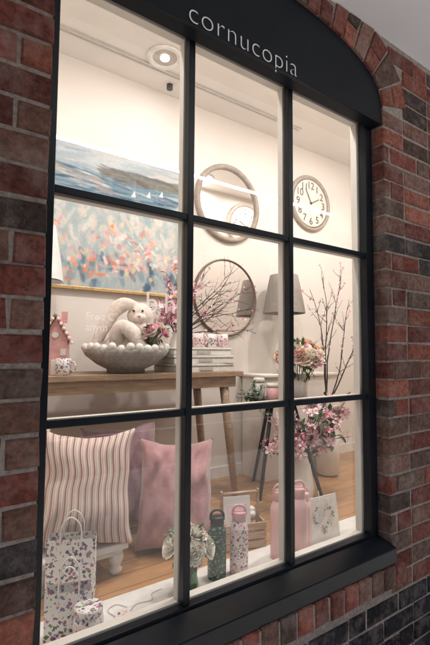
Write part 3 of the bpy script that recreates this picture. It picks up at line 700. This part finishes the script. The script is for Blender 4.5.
cushion('mauve_cushion',(.99,.96,FZ+.02),.42,.56,.18,m_mauve,-.18,-.25,.12,14,.016,roll=-.05)
b=B('footstool',(.62,.74,FZ))
b.box((0,0,.125),(.42,.40,.03),m_white,bev=.006)
for sx in (-1,1):
    for sy in (-1,1):
        b.lathe([(.020,0),(.026,.006),(.030,.02),(.020,.032),(.026,.045),(.036,.07),(.030,.088),(.022,.094),(.034,.10),(.034,.11)],m_white,c=(sx*.165,sy*.16,0),seg=20)
b.box((0,-.17,.10),(.34,.02,.03),m_white);b.box((-.17,0,.10),(.02,.34,.03),m_white)
b.done()
# ------------------------------------------------------------------ bags
def bag(x,y,wd,dp,hh,rz,m):
    b=B('gift_bag',(x,y,FZ+.003),rz=rz)
    P=[(-wd/2,-dp/2),(wd/2,-dp/2),(wd/2,0),(wd/2,dp/2),(-wd/2,dp/2),(-wd/2,0)]
    lo=[b.v((p[0],p[1],0)) for p in P]; hi=[b.v((p[0]*(.93 if abs(p[1])<1e-6 else 1.02),p[1]*.8,hh)) for p in P]
    for k in range(6): b.f((lo[k],lo[(k+1)%6],hi[(k+1)%6],hi[k]),m)
    b.f(lo,m)
    for s in (-1,1): b.tube(spline([(-wd*.22,s*dp*.41,hh-.02),(-wd*.2,s*dp*.42,hh+.05),(0,s*dp*.44,hh+.085),(wd*.2,s*dp*.42,hh+.05),(wd*.22,s*dp*.41,hh-.02)],4),.0028,m_white,6)
    b.done()
bag(.48,.25,.15,.08,.17,-.35,m_bagprint); bag(.555,.47,.18,.09,.25,-.45,m_bagprint)
b=B('floral_storage_jar',(.52,.165,FZ+.003)); b.lathe([(.044,0),(.05,.004),(.05,.10),(.042,.115)],m_floral); b.lathe([(.047,.116),(.047,.135),(.042,.139),(.0,.14)],m_floral); b.tube([(-.02,0,.138),(0,0,.155),(.02,0,.138)],.004,m_white,6); b.done()
b=B('hanging_tag',(.69,.27,FZ+.0035)); b.lathe([(.034,0),(.034,.002)],m_box); b.lathe([(.022,.0022),(.022,.0030)],m_pinkfloral); b.tube(spline([(.03,0,.003),(.07,.03,.003),(.13,.02,.003),(.15,.06,.003),(.20,.07,.003)],5),.0014,m_box2,5)
b.tube(spline([(-.03,0,.003),(-.04,.05,.003),(0,.07,.003),(.03,.03,.003)],5),.0014,m_box2,5); b.done()
b=bouquet('rose_vase',(.965,.25,FZ+.003+.195),15,.08,.036,[m_creampetal,m_palepetal,m_creampetal,m_creampetal],46,(0,0,-.13),.75,lsize=.042)
b.lathe([(.026,-.195),(.033,-.192),(.040,-.15),(.030,-.09),(.026,-.075),(.030,-.065),(.027,-.065),(.023,-.078),(.036,-.15),(.028,-.188),(.0,-.188)],m_greenglass)
for k in range(8): b.tube([(R(-.015,.015),R(-.015,.015),-.18),(R(-.01,.01),R(-.01,.01),-.06)],.0018,m_stem,4)
b.done()
def bottle(name,x,y,r,hh,m,lid,loop=True,rz=0):
    b=B(name,(x,y,FZ+.003),rz=rz); H=hh
    b.lathe([(r*.93,0),(r,.004),(r,H*.64),(r*.98,H*.68),(r*.90,H*.72),(r*.76,H*.76),(r*.68,H*.79)],m,seg=36)
    b.lathe([(r*.72,H*.79),(r*.74,H*.795),(r*.74,H*.90),(r*.70,H*.915),(r*.3,H*.92)],lid,seg=36)
    if loop: b.tube(spline([(-r*.70,0,H*.86),(-r*.66,0,H*.95),(-r*.3,0,H*1.0),(r*.3,0,H*1.0),(r*.66,0,H*.95),(r*.70,0,H*.86)],4),r*.13,lid,8)
    b.done()
bottle('green_water_bottle',1.135,.29,.041,.285,m_greenspeck,m_black,True,-.5)
bottle('floral_water_bottle',1.235,.26,.041,.295,m_pinkfloral,m_pinklid,True,-.5)
bottle('pink_water_bottle',1.50,.27,.050,.34,m_pinkbottle,m_pinklid,True,-.4); bottle('pink_water_bottle',1.585,.235,.046,.35,m_pinkbottle,m_pinklid,True,-.4); bottle('pink_water_bottle',1.68,.30,.048,.29,m_pinkbottle,m_pinkbottle,True,-.4)
b=B('wooden_crate',(1.43,.50,FZ),rz=-.30)
for z in (.022,.065,.108):
    b.box((0,-.075,z),(.23,.008,.036),m_oakx,bev=.001);b.box((0,.075,z),(.23,.008,.036),m_oakx,bev=.001);b.box((-.111,0,z),(.008,.14,.036),m_oakx,bev=.001);b.box((.111,0,z),(.008,.14,.036),m_oakx,bev=.001)
b.box((0,0,.006),(.214,.14,.008),m_oakx)
for s in (-1,1):
    b.box((s*.104,-.068,.065),(.012,.006,.13),m_oakx); b.box((s*.101,0,.14),(.010,.022,.26),m_oakx,bev=.002)
b.tube([(-.101,0,.255),(.101,0,.255)],.009,m_oakx,10); b.done()
b=B('greeting_card',(1.37,.44,FZ+.10),rot=(-.15,0,-.35)); b.box((0,0,.085),(.14,.004,.15),m_white); b.box((0,-.003,.09),(.10,.002,.06),m_palepetal)
for k in range(4): b.box((0,-.0032,.045-.010*k),(.08-.01*k,.001,.002),m_box2)
b.done()
for x,y in ((1.47,.47),(1.51,.52)): candle(x,y,FZ+.012,.03,.15,m_candle,'soap_bottle')
b=B('heart_wreath_card',(1.82,.27,FZ+.003),rot=(-.14,0,-.05)); b.box((0,0,.11),(.225,.006,.22),m_white,bev=.001)
b.box((0,-.0042,.11),(.20,.001,.195),M('card_inner',(.80,.77,.72),.7))
for k in range(70):
    t=2*math.pi*k/70; hx=16*math.sin(t)**3; hz=13*math.cos(t)-5*math.cos(2*t)-2*math.cos(3*t)-math.cos(4*t); p=Vector((hx*.0042,-.008,.115+hz*.0042)); leaf(b,p,Vector((R(-1,1),-.2,R(-1,1))),.018,.008,random.choice([m_leaf2,m_leaf,m_gold]))
    if k%5==0: blossom(b,p+Vector((0,-.004,0)),(0,-1,0),.008,m_palepetal)
b.done()
b=B('price_tag',(1.66,.16,FZ+.20),rot=(0,.1,-.3)); b.box((0,0,0),(.035,.002,.06),m_white); b.tube([(0,0,.03),(0,.02,.07),(.01,.05,.10)],.001,m_white,4); b.done()
